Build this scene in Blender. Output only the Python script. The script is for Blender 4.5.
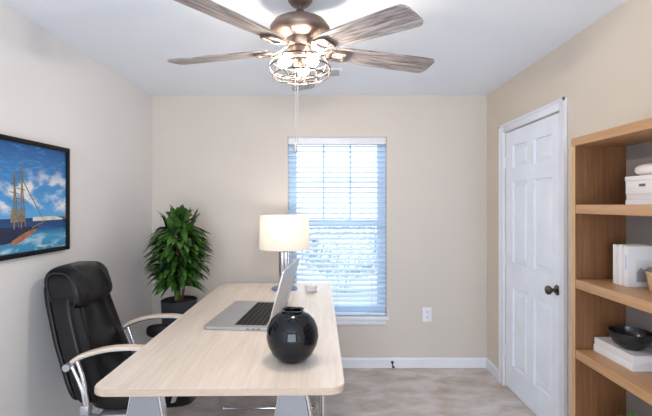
import bpy, bmesh, math, random
from mathutils import Vector, Matrix
random.seed(7)
for o in list(bpy.data.objects): bpy.data.objects.remove(o)
S = bpy.context.scene
C = S.collection
PI = math.pi
R = math.radians

# ---------------------------------------------------------------- camera, world, lights, exposure
F = 410.0
cam = bpy.data.cameras.new('camera'); co = bpy.data.objects.new('camera', cam); C.objects.link(co)
co.location = (0, 0, 1.466); co.rotation_euler = (PI/2, 0, 0)
cam.sensor_width = 36; cam.lens = 36*F/652; cam.shift_x = -1/652; cam.shift_y = -4/652
cam.clip_start = 0.05
S.camera = co
S.view_settings.view_transform = 'Standard'; S.view_settings.look = 'None'
S.view_settings.gamma = 1; S.view_settings.use_curve_mapping = False
S.view_settings.exposure = 0.32
W = bpy.data.worlds.new('daylight'); S.world = W; W.use_nodes = True
bg = W.node_tree.nodes['Background']
bg.inputs[0].default_value = (0.80, 0.91, 1.0, 1); bg.inputs[1].default_value = 2.3
BULB = 350.0         # emission of the fan bulbs
SHADE_W = 1.9       # watts of the desk lamp bulb
# added fill lamp at the unseen rear opening, brightens the whole room
dl = bpy.data.lights.new('rear_fill', 'AREA'); dl.shape = 'RECTANGLE'; dl.size = 2.3; dl.size_y = 2.1; dl.energy = 66; dl.color = (.76, .86, 1.0)
dlo = bpy.data.objects.new('rear_fill', dl); C.objects.link(dlo); dlo.location = (-.06, -2.02, 1.1); dlo.rotation_euler = (R(104), 0, 0)

# ---------------------------------------------------------------- materials
def node_mat(name):
    m = bpy.data.materials.new(name); m.use_nodes = True
    nt = m.node_tree; return m, nt, nt.nodes['Principled BSDF']
def mat(name, col, rough=.5, metal=0, coat=0, noise=None, bump=None, spec=None):
    m, nt, b = node_mat(name)
    b.inputs['Base Color'].default_value = (*col, 1); b.inputs['Roughness'].default_value = rough
    b.inputs['Metallic'].default_value = metal; b.inputs['Coat Weight'].default_value = coat
    if spec is not None: b.inputs['Specular IOR Level'].default_value = spec
    tc = nt.nodes.new('ShaderNodeTexCoord')
    sc, amt = noise or (6.0, .04)
    n = nt.nodes.new('ShaderNodeTexNoise'); n.inputs['Scale'].default_value = sc; n.inputs['Detail'].default_value = 4
    nt.links.new(tc.outputs['Object'], n.inputs['Vector'])
    r = nt.nodes.new('ShaderNodeValToRGB')
    r.color_ramp.elements[0].position = .3; r.color_ramp.elements[1].position = .7
    r.color_ramp.elements[0].color = (*[c*(1-amt) for c in col], 1)
    r.color_ramp.elements[1].color = (*[min(1, c*(1+amt)) for c in col], 1)
    nt.links.new(n.outputs['Fac'], r.inputs[0]); nt.links.new(r.outputs[0], b.inputs['Base Color'])
    if bump:
        n2 = nt.nodes.new('ShaderNodeTexNoise'); n2.inputs['Scale'].default_value = bump[0]
        nt.links.new(tc.outputs['Object'], n2.inputs['Vector'])
        bp = nt.nodes.new('ShaderNodeBump'); bp.inputs['Strength'].default_value = bump[1]; bp.inputs['Distance'].default_value = bump[2]
        nt.links.new(n2.outputs['Fac'], bp.inputs['Height']); nt.links.new(bp.outputs[0], b.inputs['Normal'])
    return m
def wood(name, c1, c2, stretch, scale=1.0, rough=.45, contrast=(.35, .65), fine=.35):
    m, nt, b = node_mat(name)
    b.inputs['Roughness'].default_value = rough
    tc = nt.nodes.new('ShaderNodeTexCoord'); mp = nt.nodes.new('ShaderNodeMapping')
    mp.inputs['Scale'].default_value = tuple(s*scale for s in stretch)
    nt.links.new(tc.outputs['Object'], mp.inputs['Vector'])
    n = nt.nodes.new('ShaderNodeTexNoise'); n.inputs['Scale'].default_value = 1; n.inputs['Detail'].default_value = 6; n.inputs['Roughness'].default_value = .65; n.inputs['Distortion'].default_value = .3
    nt.links.new(mp.outputs[0], n.inputs['Vector'])
    n2 = nt.nodes.new('ShaderNodeTexNoise'); n2.inputs['Scale'].default_value = 3.7; n2.inputs['Detail'].default_value = 4
    nt.links.new(mp.outputs[0], n2.inputs['Vector'])
    mx = nt.nodes.new('ShaderNodeMix'); mx.data_type = 'FLOAT'; mx.inputs[0].default_value = fine
    nt.links.new(n.outputs['Fac'], mx.inputs[2]); nt.links.new(n2.outputs['Fac'], mx.inputs[3])
    r = nt.nodes.new('ShaderNodeValToRGB')
    r.color_ramp.elements[0].position = contrast[0]; r.color_ramp.elements[1].position = contrast[1]
    r.color_ramp.elements[0].color = (*c2, 1); r.color_ramp.elements[1].color = (*c1, 1)
    nt.links.new(mx.outputs[0], r.inputs[0]); nt.links.new(r.outputs[0], b.inputs['Base Color'])
    bp = nt.nodes.new('ShaderNodeBump'); bp.inputs['Strength'].default_value = .15; bp.inputs['Distance'].default_value = .001
    nt.links.new(mx.outputs[0], bp.inputs['Height']); nt.links.new(bp.outputs[0], b.inputs['Normal'])
    return m

M = {}
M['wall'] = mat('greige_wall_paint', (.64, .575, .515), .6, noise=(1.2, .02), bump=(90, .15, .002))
M['wall_left'] = mat('wall_paint_lightened', (.74, .715, .71), .5, noise=(1.2, .02), bump=(90, .15, .002))  # same wall paint, lightened to make up for weak grazing light
M['wall_right'] = mat('wall_paint_warmed', (.69, .60, .50), .6, noise=(1.2, .02), bump=(90, .15, .002))  # same wall paint, warm light put into the colour of this side
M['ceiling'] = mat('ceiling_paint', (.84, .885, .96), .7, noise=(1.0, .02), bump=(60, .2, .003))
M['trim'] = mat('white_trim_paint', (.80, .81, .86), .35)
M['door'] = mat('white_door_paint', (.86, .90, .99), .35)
M['blind'] = mat('blind_sky_tint', (.66, .79, .95), .4)  # white slats with the blue of the sky light mixed into the colour
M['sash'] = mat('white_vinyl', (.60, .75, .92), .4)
M['desk'] = wood('pale_ash_veneer', (.84, .73, .635), (.69, .575, .475), (34, 1.6, 34), 1, .38)
M['desk_edge'] = wood('ash_edge_band', (.50, .39, .30), (.42, .32, .24), (20, 20, 60), 1, .45)
M['armwood'] = wood('arm_wood', (.80, .68, .56), (.64, .52, .41), (3, 60, 60), 1, .35)
M['oak_v'] = wood('oak_upright_shaded', (.22, .098, .038), (.13, .054, .021), (70, 70, 2.2), 1, .42)  # uprights darkened, shade inside the bookcase put into the oak colour
M['oak_lit_edge'] = wood('oak_lit_edge', (.62, .37, .18), (.50, .27, .12), (70, 70, 2.2), 1, .42)  # same oak as the uprights, brighter light painted into the colour
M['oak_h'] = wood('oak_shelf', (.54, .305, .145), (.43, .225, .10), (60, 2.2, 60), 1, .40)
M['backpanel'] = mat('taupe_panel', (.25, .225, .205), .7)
M['blade'] = wood('weathered_blade', (.50, .44, .42), (.06, .05, .058), (3.0, 42, 42), 1, .4, (.38, .62), .5)
M['bronze'] = mat('bronze_metal', (.22, .16, .13), .4, .7)
M['nickel'] = mat('brushed_nickel', (.22, .17, .14), .4, .8)
M['wire'] = mat('cage_wire', (.05, .038, .03), .5, .2, spec=.2)
M['chrome'] = mat('chrome', (.78, .78, .80), .12, 1.0, noise=(3, .01))
M['silver'] = mat('silver_laptop', (.46, .46, .47), .38, .55, noise=(2, .01))
M['leather'] = mat('black_leather', (.008, .007, .008), .36, spec=.28, bump=(160, .25, .002))
M['plastic'] = mat('black_plastic', (.018, .018, .02), .45)
M['keys'] = mat('black_keys', (.010, .010, .012), .55, spec=.2)
M['ceramic'] = mat('black_ceramic', (.004, .005, .008), .08, spec=.42, noise=(3, .1))
M['bowl'] = mat('black_bowl', (.012, .014, .015), .22, noise=(3, .1))
M['pot'] = mat('charcoal_pot', (.022, .028, .038), .6)
M['soil'] = mat('soil', (.03, .02, .015), .95, noise=(30, .5), bump=(50, .8, .01))
M['bark'] = mat('bark', (.12, .06, .03), .8, noise=(30, .3))
M['paper'] = mat('white_paper', (.78, .76, .75), .6)
M['paper2'] = mat('off_white_paper', (.70, .66, .66), .6)
M['pages'] = wood('page_edges', (.80, .77, .75), (.62, .58, .57), (2, 2, 900), 1, .8)
M['ink'] = mat('grey_ink', (.35, .35, .38), .6)
M['inkblue'] = mat('blue_ink', (.25, .42, .72), .6)
M['shell'] = mat('white_stone', (.80, .72, .68), .5, bump=(20, .3, .003))
M['basket'] = wood('wicker', (.75, .55, .34), (.48, .31, .16), (8, 8, 150), 1, .7)
M['white_leg'] = mat('satin_silver_leg', (.26, .265, .28), .4, .3)
M['plate'] = mat('white_plate', (.80, .80, .84), .4)
M['dark'] = mat('dark_slot', (.05, .05, .05), .6)
M['frame'] = mat('black_frame', (.008, .008, .009), .5, spec=.15)
M['knobm'] = mat('dark_nickel', (.12, .10, .09), .2, .9)
M['wax'] = mat('white_wax', (.8, .78, .78), .5)
M['ground'] = mat('pale_ground', (.55, .56, .55), .9, noise=(2, .2))
M['shrub'] = mat('washed_out_leaves', (.50, .58, .64), .7, noise=(8, .4))  # leaf colour paled to imitate overexposed daylight outdoors
M['siding'] = mat('pale_siding', (.7, .74, .78), .8)
M['blueplate'] = mat('blue_steel_base', (.20, .26, .50), .3, .5)

def leaf_mat():
    m, nt, b = node_mat('glossy_leaf')
    tc = nt.nodes.new('ShaderNodeTexCoord'); n = nt.nodes.new('ShaderNodeTexNoise'); n.inputs['Scale'].default_value = 13
    nt.links.new(tc.outputs['Object'], n.inputs['Vector'])
    r = nt.nodes.new('ShaderNodeValToRGB')
    e = r.color_ramp.elements; e[0].position = .36; e[1].position = .66
    e[0].color = (.005, .026, .006, 1); e[1].color = (.065, .17, .022, 1)
    nt.links.new(n.outputs['Fac'], r.inputs[0]); nt.links.new(r.outputs[0], b.inputs['Base Color'])
    b.inputs['Roughness'].default_value = .38
    return m
M['leaf'] = leaf_mat()

def carpet_mat():
    m, nt, b = node_mat('beige_carpet'); b.inputs['Roughness'].default_value = .95; b.inputs['Specular IOR Level'].default_value = .1
    tc = nt.nodes.new('ShaderNodeTexCoord')
    a = nt.nodes.new('ShaderNodeTexNoise'); a.inputs['Scale'].default_value = 4.5; a.inputs['Detail'].default_value = 8; a.inputs['Roughness'].default_value = .62; a.inputs['Distortion'].default_value = .25
    c = nt.nodes.new('ShaderNodeTexNoise'); c.inputs['Scale'].default_value = 160; c.inputs['Detail'].default_value = 3
    mp = nt.nodes.new('ShaderNodeMapping'); mp.inputs['Scale'].default_value = (.7, 1.3, 1)
    nt.links.new(tc.outputs['Object'], mp.inputs[0]); nt.links.new(mp.outputs[0], a.inputs['Vector']); nt.links.new(tc.outputs['Object'], c.inputs['Vector'])
    mx = nt.nodes.new('ShaderNodeMix'); mx.data_type = 'FLOAT'; mx.inputs[0].default_value = .22
    nt.links.new(a.outputs['Fac'], mx.inputs[2]); nt.links.new(c.outputs['Fac'], mx.inputs[3])
    r = nt.nodes.new('ShaderNodeValToRGB'); e = r.color_ramp.elements
    e[0].position = .36; e[0].color = (.50, .405, .335, 1); e[1].position = .60; e[1].color = (.74, .69, .67, 1)
    nt.links.new(mx.outputs[0], r.inputs[0]); nt.links.new(r.outputs[0], b.inputs['Base Color'])
    bp = nt.nodes.new('ShaderNodeBump'); bp.inputs['Strength'].default_value = .6; bp.inputs['Distance'].default_value = .006
    nt.links.new(c.outputs['Fac'], bp.inputs['Height']); nt.links.new(bp.outputs[0], b.inputs['Normal'])
    return m
M['carpet'] = carpet_mat()

def emis(name, col, st):
    m = bpy.data.materials.new(name); m.use_nodes = True; nt = m.node_tree
    nt.nodes.remove(nt.nodes['Principled BSDF'])
    e = nt.nodes.new('ShaderNodeEmission'); e.inputs[0].default_value = (*col, 1); e.inputs[1].default_value = st
    nt.links.new(e.outputs[0], nt.nodes['Material Output'].inputs[0]); return m
M['bulb'] = emis('lit_bulb', (1, .89, .76), BULB)

def shade_mat():
    m, nt, b = node_mat('linen_shade')
    b.inputs['Base Color'].default_value = (.88, .85, .81, 1); b.inputs['Roughness'].default_value = .9
    t = nt.nodes.new('ShaderNodeBsdfTranslucent'); t.inputs[0].default_value = (.94, .90, .84, 1)
    mx = nt.nodes.new('ShaderNodeMixShader'); mx.inputs[0].default_value = .55
    tc = nt.nodes.new('ShaderNodeTexCoord'); w = nt.nodes.new('ShaderNodeTexNoise'); w.inputs['Scale'].default_value = 120
    nt.links.new(tc.outputs['Object'], w.inputs[0]); bp = nt.nodes.new('ShaderNodeBump'); bp.inputs['Strength'].default_value = .1
    nt.links.new(w.outputs['Fac'], bp.inputs['Height']); nt.links.new(bp.outputs[0], b.inputs['Normal'])
    nt.links.new(b.outputs[0], mx.inputs[1]); nt.links.new(t.outputs[0], mx.inputs[2])
    nt.links.new(mx.outputs[0], nt.nodes['Material Output'].inputs[0]); return m
M['shade'] = shade_mat()

def glass_mat(name, tint=(1, 1, 1)):
    m = bpy.data.materials.new(name); m.use_nodes = True; nt = m.node_tree
    nt.nodes.remove(nt.nodes['Principled BSDF'])
    t = nt.nodes.new('ShaderNodeBsdfTransparent'); t.inputs[0].default_value = (*tint, 1)
    g = nt.nodes.new('ShaderNodeBsdfGlossy'); g.inputs['Roughness'].default_value = .02
    mx = nt.nodes.new('ShaderNodeMixShader'); mx.inputs[0].default_value = .06
    nt.links.new(t.outputs[0], mx.inputs[1]); nt.links.new(g.outputs[0], mx.inputs[2])
    nt.links.new(mx.outputs[0], nt.nodes['Material Output'].inputs[0]); return m
M['glass'] = glass_mat('clear_glass')
M['glass2'] = glass_mat('jar_glass', (1, 1, 1))

# painting: sky, clouds, sea on local (y,z) of the canvas
def canvas_mat():
    m, nt, b = node_mat('seascape_paint'); b.inputs['Roughness'].default_value = .45
    tc = nt.nodes.new('ShaderNodeTexCoord'); sp = nt.nodes.new('ShaderNodeSeparateXYZ'); nt.links.new(tc.outputs['Object'], sp.inputs[0])
    def ramp(stops, inp):
        r = nt.nodes.new('ShaderNodeValToRGB'); e = r.color_ramp.elements
        while len(e) < len(stops): e.new(.5)
        for i, (p, c) in enumerate(stops): e[i].position = p; e[i].color = (*c, 1)
        nt.links.new(inp, r.inputs[0]); return r.outputs[0]
    def mixc(f, a, c):
        x = nt.nodes.new('ShaderNodeMix'); x.data_type = 'RGBA'
        if isinstance(f, float): x.inputs[0].default_value = f
        else: nt.links.new(f, x.inputs[0])
        nt.links.new(a, x.inputs[6]); nt.links.new(c, x.inputs[7]); return x.outputs[2]
    def mth(op, a, v):
        x = nt.nodes.new('ShaderNodeMath'); x.operation = op; nt.links.new(a, x.inputs[0])
        if isinstance(v, float): x.inputs[1].default_value = v
        else: nt.links.new(v, x.inputs[1])
        return x.outputs[0]
    def noise(scale, st, det=5, dist=0.0):
        mp = nt.nodes.new('ShaderNodeMapping'); mp.inputs['Scale'].default_value = st
        nt.links.new(tc.outputs['Object'], mp.inputs[0])
        n = nt.nodes.new('ShaderNodeTexNoise'); n.inputs['Scale'].default_value = scale; n.inputs['Detail'].default_value = det; n.inputs['Distortion'].default_value = dist
        nt.links.new(mp.outputs[0], n.inputs['Vector']); return n.outputs['Fac']
    z01 = mth('ADD', mth('MULTIPLY', sp.outputs['Z'], 1/.56), .5)       # 0 bottom, 1 top
    sky = ramp([(0, (.20, .50, .78)), (.45, (.05, .28, .62)), (1, (.003, .07, .27))], z01)
    streak = noise(5, (1, 1.2, 6), 4, 2.0)
    sky = mixc(ramp([(.5, (0, 0, 0)), (.75, (.45, .45, .45))], streak), sky, ramp([(0, (.12, .5, .78)), (1, (.10, .42, .70))], z01))
    cl = noise(7.5, (1, 1, 1.8), 7)
    band = ramp([(.34, (0, 0, 0)), (.42, (1, 1, 1)), (.62, (1, 1, 1)), (.82, (0, 0, 0))], z01)
    cm = ramp([(.47, (0, 0, 0)), (.60, (.85, .85, .85))], cl)
    cm2 = nt.nodes.new('ShaderNodeMix'); cm2.data_type = 'RGBA'; cm2.blend_type = 'MULTIPLY'; cm2.inputs[0].default_value = 1
    nt.links.new(cm, cm2.inputs[6]); nt.links.new(band, cm2.inputs[7])
    sky = mixc(cm2.outputs[2], sky, ramp([(.45, (.45, .55, .68)), (.62, (.85, .82, .80))], cl))
    seaa = ramp([(0, (.03, .22, .42)), (.14, (.04, .28, .48)), (.21, (.006, .07, .24)), (.33, (.003, .022, .10))], z01)
    foam = noise(9, (1, 1, 3.4), 7, .6)
    fb = ramp([(.02, (1, 1, 1)), (.24, (0, 0, 0))], z01)
    fm = nt.nodes.new('ShaderNodeMix'); fm.data_type = 'RGBA'; fm.blend_type = 'MULTIPLY'; fm.inputs[0].default_value = 1
    nt.links.new(ramp([(.5, (0, 0, 0)), (.66, (.85, .85, .85))], foam), fm.inputs[6]); nt.links.new(fb, fm.inputs[7])
    white = ramp([(0, (.62, .78, .85)), (1, (.62, .78, .85))], z01)
    seaa = mixc(fm.outputs[2], seaa, white)
    hz = mth('GREATER_THAN', z01, .315)
    out = mixc(hz, seaa, sky)
    nt.links.new(out, b.inputs['Base Color']); return m
M['canvas'] = canvas_mat()
M['p_dark'] = mat('paint_dark_blue', (.006, .014, .055), .5)
M['p_orange'] = mat('paint_orange', (.34, .13, .06), .5, noise=(30, .4))
M['p_tan'] = mat('paint_tan', (.22, .17, .11), .5, noise=(30, .3))
M['p_sail'] = mat('paint_cream', (.62, .60, .52), .5, noise=(25, .2))

# ---------------------------------------------------------------- helpers
def finish(name, bm, m, parent=None, smooth=False, angle=40):
    me = bpy.data.meshes.new(name)
    bmesh.ops.recalc_face_normals(bm, faces=bm.faces)
    bm.to_mesh(me); bm.free()
    if isinstance(m, (list, tuple)):
        for x in m: me.materials.append(x)
    else: me.materials.append(m)
    if smooth:
        me.shade_smooth()
        me.set_sharp_from_angle(angle=R(angle))
    o = bpy.data.objects.new(name, me); C.objects.link(o)
    if parent: o.parent = parent
    return o
def root(name, label, cat, loc, rz=0, group=None):
    o = bpy.data.objects.new(name, None); C.objects.link(o); o.empty_display_size = .05
    o.location = loc; o.rotation_euler = (0, 0, rz); tag(o, label, cat, group); return o
def tag(o, label, cat, group=None):
    o['label'] = label; o['category'] = cat
    if group: o['group'] = group
    return o
def struct(o): o['kind'] = 'structure'; return o
def box(bm, a, b, bev=0, seg=2, mi=0):
    a = Vector(a); b = Vector(b)
    r = bmesh.ops.create_cube(bm, size=1)
    vs = r['verts']
    for v in vs: v.co = Vector([(a[i]+b[i])/2 + v.co[i]*(b[i]-a[i]) for i in range(3)])
    fs = set(f for v in vs for f in v.link_faces)
    for f in fs: f.material_index = mi
    if bev:
        es = list(set(e for v in vs for e in v.link_edges))
        bmesh.ops.bevel(bm, geom=es, offset=bev, segments=seg, affect='EDGES', profile=.5)
def obox(name, a, b, m, parent=None, bev=0, seg=2):
    bm = bmesh.new(); box(bm, a, b, bev, seg); return finish(name, bm, m, parent, smooth=bev > 0)
def lathe(bm, prof, c=(0, 0, 0), n=40, mi=0, cap=True):
    rings = []
    for r, z in prof:
        if r < 1e-6: rings.append([bm.verts.new((c[0], c[1], c[2]+z))])
        else: rings.append([bm.verts.new((c[0]+r*math.cos(2*PI*k/n), c[1]+r*math.sin(2*PI*k/n), c[2]+z)) for k in range(n)])
    for a, b in zip(rings, rings[1:]):
        if len(a) == 1 and len(b) == 1: continue
        for k in range(n):
            k2 = (k+1) % n
            if len(a) == 1: f = bm.faces.new((a[0], b[k], b[k2]))
            elif len(b) == 1: f = bm.faces.new((a[k], a[k2], b[0]))
            else: f = bm.faces.new((a[k], a[k2], b[k2], b[k]))
            f.material_index = mi
    if cap:
        for q in (rings[0], rings[-1]):
            if len(q) > 1: f = bm.faces.new(q); f.material_index = mi
def olathe(name, prof, m, parent=None, c=(0, 0, 0), n=40, angle=40, cap=True):
    bm = bmesh.new(); lathe(bm, prof, c, n, cap=cap); return finish(name, bm, m, parent, True, angle)
def sweep(bm, pts, prof, up=(0, 0, 1), closed=False, scales=None, mi=0):
    pts = [Vector(p) for p in pts]; n = len(pts); rings = []
    up = Vector(up)
    for i, p in enumerate(pts):
        if closed: t = pts[(i+1) % n]-pts[i-1]
        else: t = pts[min(i+1, n-1)]-pts[max(i-1, 0)]
        t.normalize()
        s = t.cross(up)
        if s.length < 1e-4: s = t.cross(Vector((0, 1, 0)) if abs(t.y) < .9 else Vector((1, 0, 0)))
        s.normalize(); u = s.cross(t)
        k = scales[i] if scales else 1
        rings.append([bm.verts.new(p + s*a*k + u*b*k) for a, b in prof])
    m_ = len(prof)
    rng = range(n) if closed else range(n-1)
    for i in rng:
        a, b = rings[i], rings[(i+1) % n]
        for k in range(m_):
            f = bm.faces.new((a[k], a[(k+1) % m_], b[(k+1) % m_], b[k])); f.material_index = mi
    if not closed:
        bm.faces.new(rings[0]).material_index = mi; bm.faces.new(rings[-1]).material_index = mi
def circ(r, n=10): return [(r*math.cos(2*PI*k/n), r*math.sin(2*PI*k/n)) for k in range(n)]
def rrect(w, h, e=4, n=20):
    out = []
    for k in range(n):
        a = 2*PI*k/n; c_, s_ = math.cos(a), math.sin(a)
        out.append((w/2*math.copysign(abs(c_)**(2/e), c_), h/2*math.copysign(abs(s_)**(2/e), s_)))
    return out
def smoothpts(pts, n=8):
    P = [Vector(p) for p in pts]; P = [2*P[0]-P[1]] + P + [2*P[-1]-P[-2]]; out = []
    for i in range(1, len(P)-2):
        for k in range(n):
            t = k/n
            out.append(.5*((2*P[i]) + (P[i+1]-P[i-1])*t + (2*P[i-1]-5*P[i]+4*P[i+1]-P[i+2])*t*t + (3*P[i]-P[i-1]-3*P[i+1]+P[i+2])*t**3))
    out.append(P[-2]); return out
def otube(name, pts, r, m, parent=None, n=10, smooth=0):
    bm = bmesh.new(); sweep(bm, smoothpts(pts, smooth) if smooth else pts, circ(r, n)); return finish(name, bm, m, parent, True, 60)
def superell(bm, size, e1, e2, fn=None, nu=32, nv=24, c=(0, 0, 0)):
    # rounded cushion body; long axis z
    def sp(v, e): return math.copysign(abs(v)**e, v)
    rings = []
    for j in range(nv+1):
        ph = -PI/2 + PI*j/nv
        if j in (0, nv): ring = [Vector((0, 0, sp(math.sin(ph), e1)))]
        else: ring = [Vector((sp(math.cos(ph), e1)*sp(math.cos(2*PI*k/nu), e2), sp(math.cos(ph), e1)*sp(math.sin(2*PI*k/nu), e2), sp(math.sin(ph), e1))) for k in range(nu)]
        vs = []
        for v in ring:
            q = Vector((v.x*size[0]/2, v.y*size[1]/2, v.z*size[2]/2))
            if fn: q = fn(q)
            vs.append(bm.verts.new(q+Vector(c)))
        rings.append(vs)
    for a, b in zip(rings, rings[1:]):
        for k in range(nu):
            k2 = (k+1) % nu
            if len(a) == 1: bm.faces.new((a[0], b[k], b[k2]))
            elif len(b) == 1: bm.faces.new((a[k], a[k2], b[0]))
            else: bm.faces.new((a[k], a[k2], b[k2], b[k]))
def prism(bm, poly, z0, z1, mi=0):
    a = [bm.verts.new((x, y, z0)) for x, y in poly]; b = [bm.verts.new((x, y, z1)) for x, y in poly]
    n = len(poly)
    fs = [bm.faces.new(a), bm.faces.new(b)] + [bm.faces.new((a[k], a[(k+1) % n], b[(k+1) % n], b[k])) for k in range(n)]
    for f in fs: f.material_index = mi
def roundrect(x0, y0, x1, y1, r, n=6):
    out = []
    for cx, cy, a0 in ((x1-r, y1-r, 0), (x0+r, y1-r, PI/2), (x0+r, y0+r, PI), (x1-r, y0+r, 1.5*PI)):
        for k in range(n+1): a = a0+PI/2*k/n; out.append((cx+r*math.cos(a), cy+r*math.sin(a)))
    return out

# ---------------------------------------------------------------- room shell
XL, XR, YB, H, YF = -1.57, 1.435, 3.68, 2.44, -2.0
T = .12
WX0, WX1, WZ0, WZ1 = -.352, .534, .461, 2.068         # window opening
DY0, DY1, DZ = 2.505, 3.300, 2.040                     # door opening
struct(obox('floor', (XL-T, YF-T, -.1), (XR+T, YB+T, 0), M['carpet']))
struct(obox('ceiling', (XL-T, YF-T, H), (XR+T, YB+T, H+.1), M['ceiling']))
struct(obox('wall_left', (XL-T, YF, 0), (XL, YB+T, H), M['wall_left']))
bm = bmesh.new()
box(bm, (XL, YB, 0), (WX0, YB+T, H)); box(bm, (WX1, YB, 0), (XR, YB+T, H))
box(bm, (WX0, YB, 0), (WX1, YB+T, WZ0)); box(bm, (WX0, YB, WZ1), (WX1, YB+T, H))
struct(finish('wall_back', bm, M['wall']))
bm = bmesh.new()
box(bm, (XR, YF, 0), (XR+T, DY0, H)); box(bm, (XR, DY1, 0), (XR+T, YB+T, H)); box(bm, (XR, DY0, DZ), (XR+T, DY1, H))
struct(finish('wall_right', bm, M['wall_right']))
bm = bmesh.new()      # unseen wall behind the camera, wide opening made up to let light in
box(bm, (XL-T, YF-T, 0), (-1.25, YF, H)); box(bm, (1.12, YF-T, 0), (XR+T, YF, H)); box(bm, (-1.25, YF-T, 2.2), (1.12, YF, H))
struct(finish('wall_front', bm, M['wall']))

def baseboard(name, a, b, nrm, h=.088, t=.014):
    a = Vector((*a, 0)); b = Vector((*b, 0)); nrm = Vector((*nrm, 0)); bm = bmesh.new()
    prof = [(0, 0), (t, 0), (t, h-.016), (t*.55, h-.004), (t*.4, h), (0, h)]
    r0 = [bm.verts.new(a+nrm*p+Vector((0, 0, z))) for p, z in prof]; r1 = [bm.verts.new(b+nrm*p+Vector((0, 0, z))) for p, z in prof]
    for k in range(6): bm.faces.new((r0[k], r0[(k+1) % 6], r1[(k+1) % 6], r1[k]))
    bm.faces.new(r0); bm.faces.new(r1)
    return struct(finish(name, bm, M['trim']))
baseboard('baseboard_back', (XL, YB), (XR, YB), (0, -1))
baseboard('baseboard_left', (XL, YF), (XL, YB-.014), (1, 0))
baseboard('baseboard_right', (XR, 3.372), (XR, YB-.014), (-1, 0))

# window
bm = bmesh.new()
y0, y1 = YB+.065, YB+.11
fw = .075
box(bm, (WX0, y0, WZ0), (WX0+fw, y1, WZ1)); box(bm, (WX1-fw, y0, WZ0), (WX1, y1, WZ1))
box(bm, (WX0+fw, y0, WZ1-.06), (WX1-fw, y1, WZ1)); box(bm, (WX0+fw, y0, WZ0), (WX1-fw, y1, WZ0+.07))
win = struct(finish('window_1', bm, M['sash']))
mz = 1.29
obox('meeting_rail', (WX0+fw, y0+.005, mz-.03), (WX1-fw, y1-.005, mz+.03), M['sash'], win)
bm = bmesh.new()
gx0, gx1 = WX0+fw, WX1-fw
for k in (1, 2):
    x = gx0+(gx1-gx0)*k/3; box(bm, (x-.010, y0+.012, mz+.03), (x+.010, y0+.028, WZ1-.06))
z = (mz+WZ1)/2-.01; box(bm, (gx0, y0+.012, z-.010), (gx1, y0+.028, z+.010))
finish('muntin_grid', bm, M['sash'], win)
obox('glass_pane', (gx0, y0+.030, WZ0+.07), (gx1, y0+.034, mz-.03), M['glass'], win)
obox('glass_pane', (gx0, y0+.030, mz+.03), (gx1, y0+.034, WZ1-.06), M['glass'], win)
bm = bmesh.new()
box(bm, (WX0-.012, YB-.035, WZ0-.03), (WX1+.02, YB+.065, WZ0-.002), .005)
box(bm, (WX0+.0, YB-.016, WZ0-.075), (WX1+.0, YB, WZ0-.03), .004)
struct(finish('trim_2', bm, M['trim'], smooth=True))

# blind
bl = root('window_blind', 'white horizontal slatted blind with slats tilted half open in the window', 'blind', (0, YB+.03, WZ0))
hb = WZ1-WZ0
obox('valance', (WX0+.004, -.028, hb-.065), (WX1-.004, .022, hb-.002), M['plate'], bl, .004)
bm = bmesh.new(); ns = 32; pitch = .0462
for k in range(ns):
    zc = hb-.085-k*pitch; a = R(20); w = .025
    dy, dz = w*math.cos(a), w*math.sin(a)
    pts = [(-dy, -dz), (0, .003), (dy, dz)]
    lo = [bm.verts.new((WX0+.006, y, zc+z_)) for y, z_ in pts]+[bm.verts.new((WX0+.006, y, zc+z_+.0025)) for y, z_ in reversed(pts)]
    hi = [bm.verts.new((WX1-.006, v.co.y, v.co.z)) for v in lo]
    for q in range(6): bm.faces.new((lo[q], lo[(q+1) % 6], hi[(q+1) % 6], hi[q]))
    bm.faces.new(lo); bm.faces.new(hi)
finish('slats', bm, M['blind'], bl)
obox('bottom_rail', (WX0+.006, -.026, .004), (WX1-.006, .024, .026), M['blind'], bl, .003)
for x in (WX0+.13, 0.09, WX1-.13):
    bm = bmesh.new()
    for y in (-.027, .026): box(bm, (x-.0012, y-.001, .02), (x+.0012, y+.001, hb-.06))
    finish('ladder_cord', bm, M['plate'], bl)
otube('tilt_wand', [(WX0+.105, -.036, hb-.05), (WX0+.106, -.037, .85)], .004, M['plate'], bl, 8)

# door
bm = bmesh.new()
x0 = XR+.006
box(bm, (x0+.015, DY0+.003, .008), (x0+.035, DY1-.003, DZ-.006))
cols = [(2.625, 2.860), (2.950, 3.185)]; rows = [(.205, .820), (1.015, 1.640), (1.745, 1.915)]
lf = x0; y0_, y1_, z0_, z1_ = DY0+.003, DY1-.003, .008, DZ-.006
box(bm, (lf, y0_, z0_), (lf+.016, cols[0][0], z1_)); box(bm, (lf, cols[0][1], z0_), (lf+.016, cols[1][0], z1_)); box(bm, (lf, cols[1][1], z0_), (lf+.016, y1_, z1_))
for a, b in cols:
    for z0, z1 in ((z0_, rows[0][0]), (rows[0][1], rows[1][0]), (rows[1][1], rows[2][0]), (rows[2][1], z1_)):
        box(bm, (lf, a, z0), (lf+.016, b, z1))
    for z0, z1 in rows:                        # raised field with a sloped border
        i, j = .012, .042
        def q(d, x): return [bm.verts.new((x, yy, zz)) for yy, zz in ((a+d, z0+d), (b-d, z0+d), (b-d, z1-d), (a+d, z1-d))]
        r1, r2 = q(i, lf+.0150), q(j, lf+.003)
        for k in range(4): bm.faces.new((r1[k], r1[(k+1) % 4], r2[(k+1) % 4], r2[k]))
        bm.faces.new(r2)
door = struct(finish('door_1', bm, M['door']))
kz, ky = .927, 2.565
kn = bmesh.new()
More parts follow.
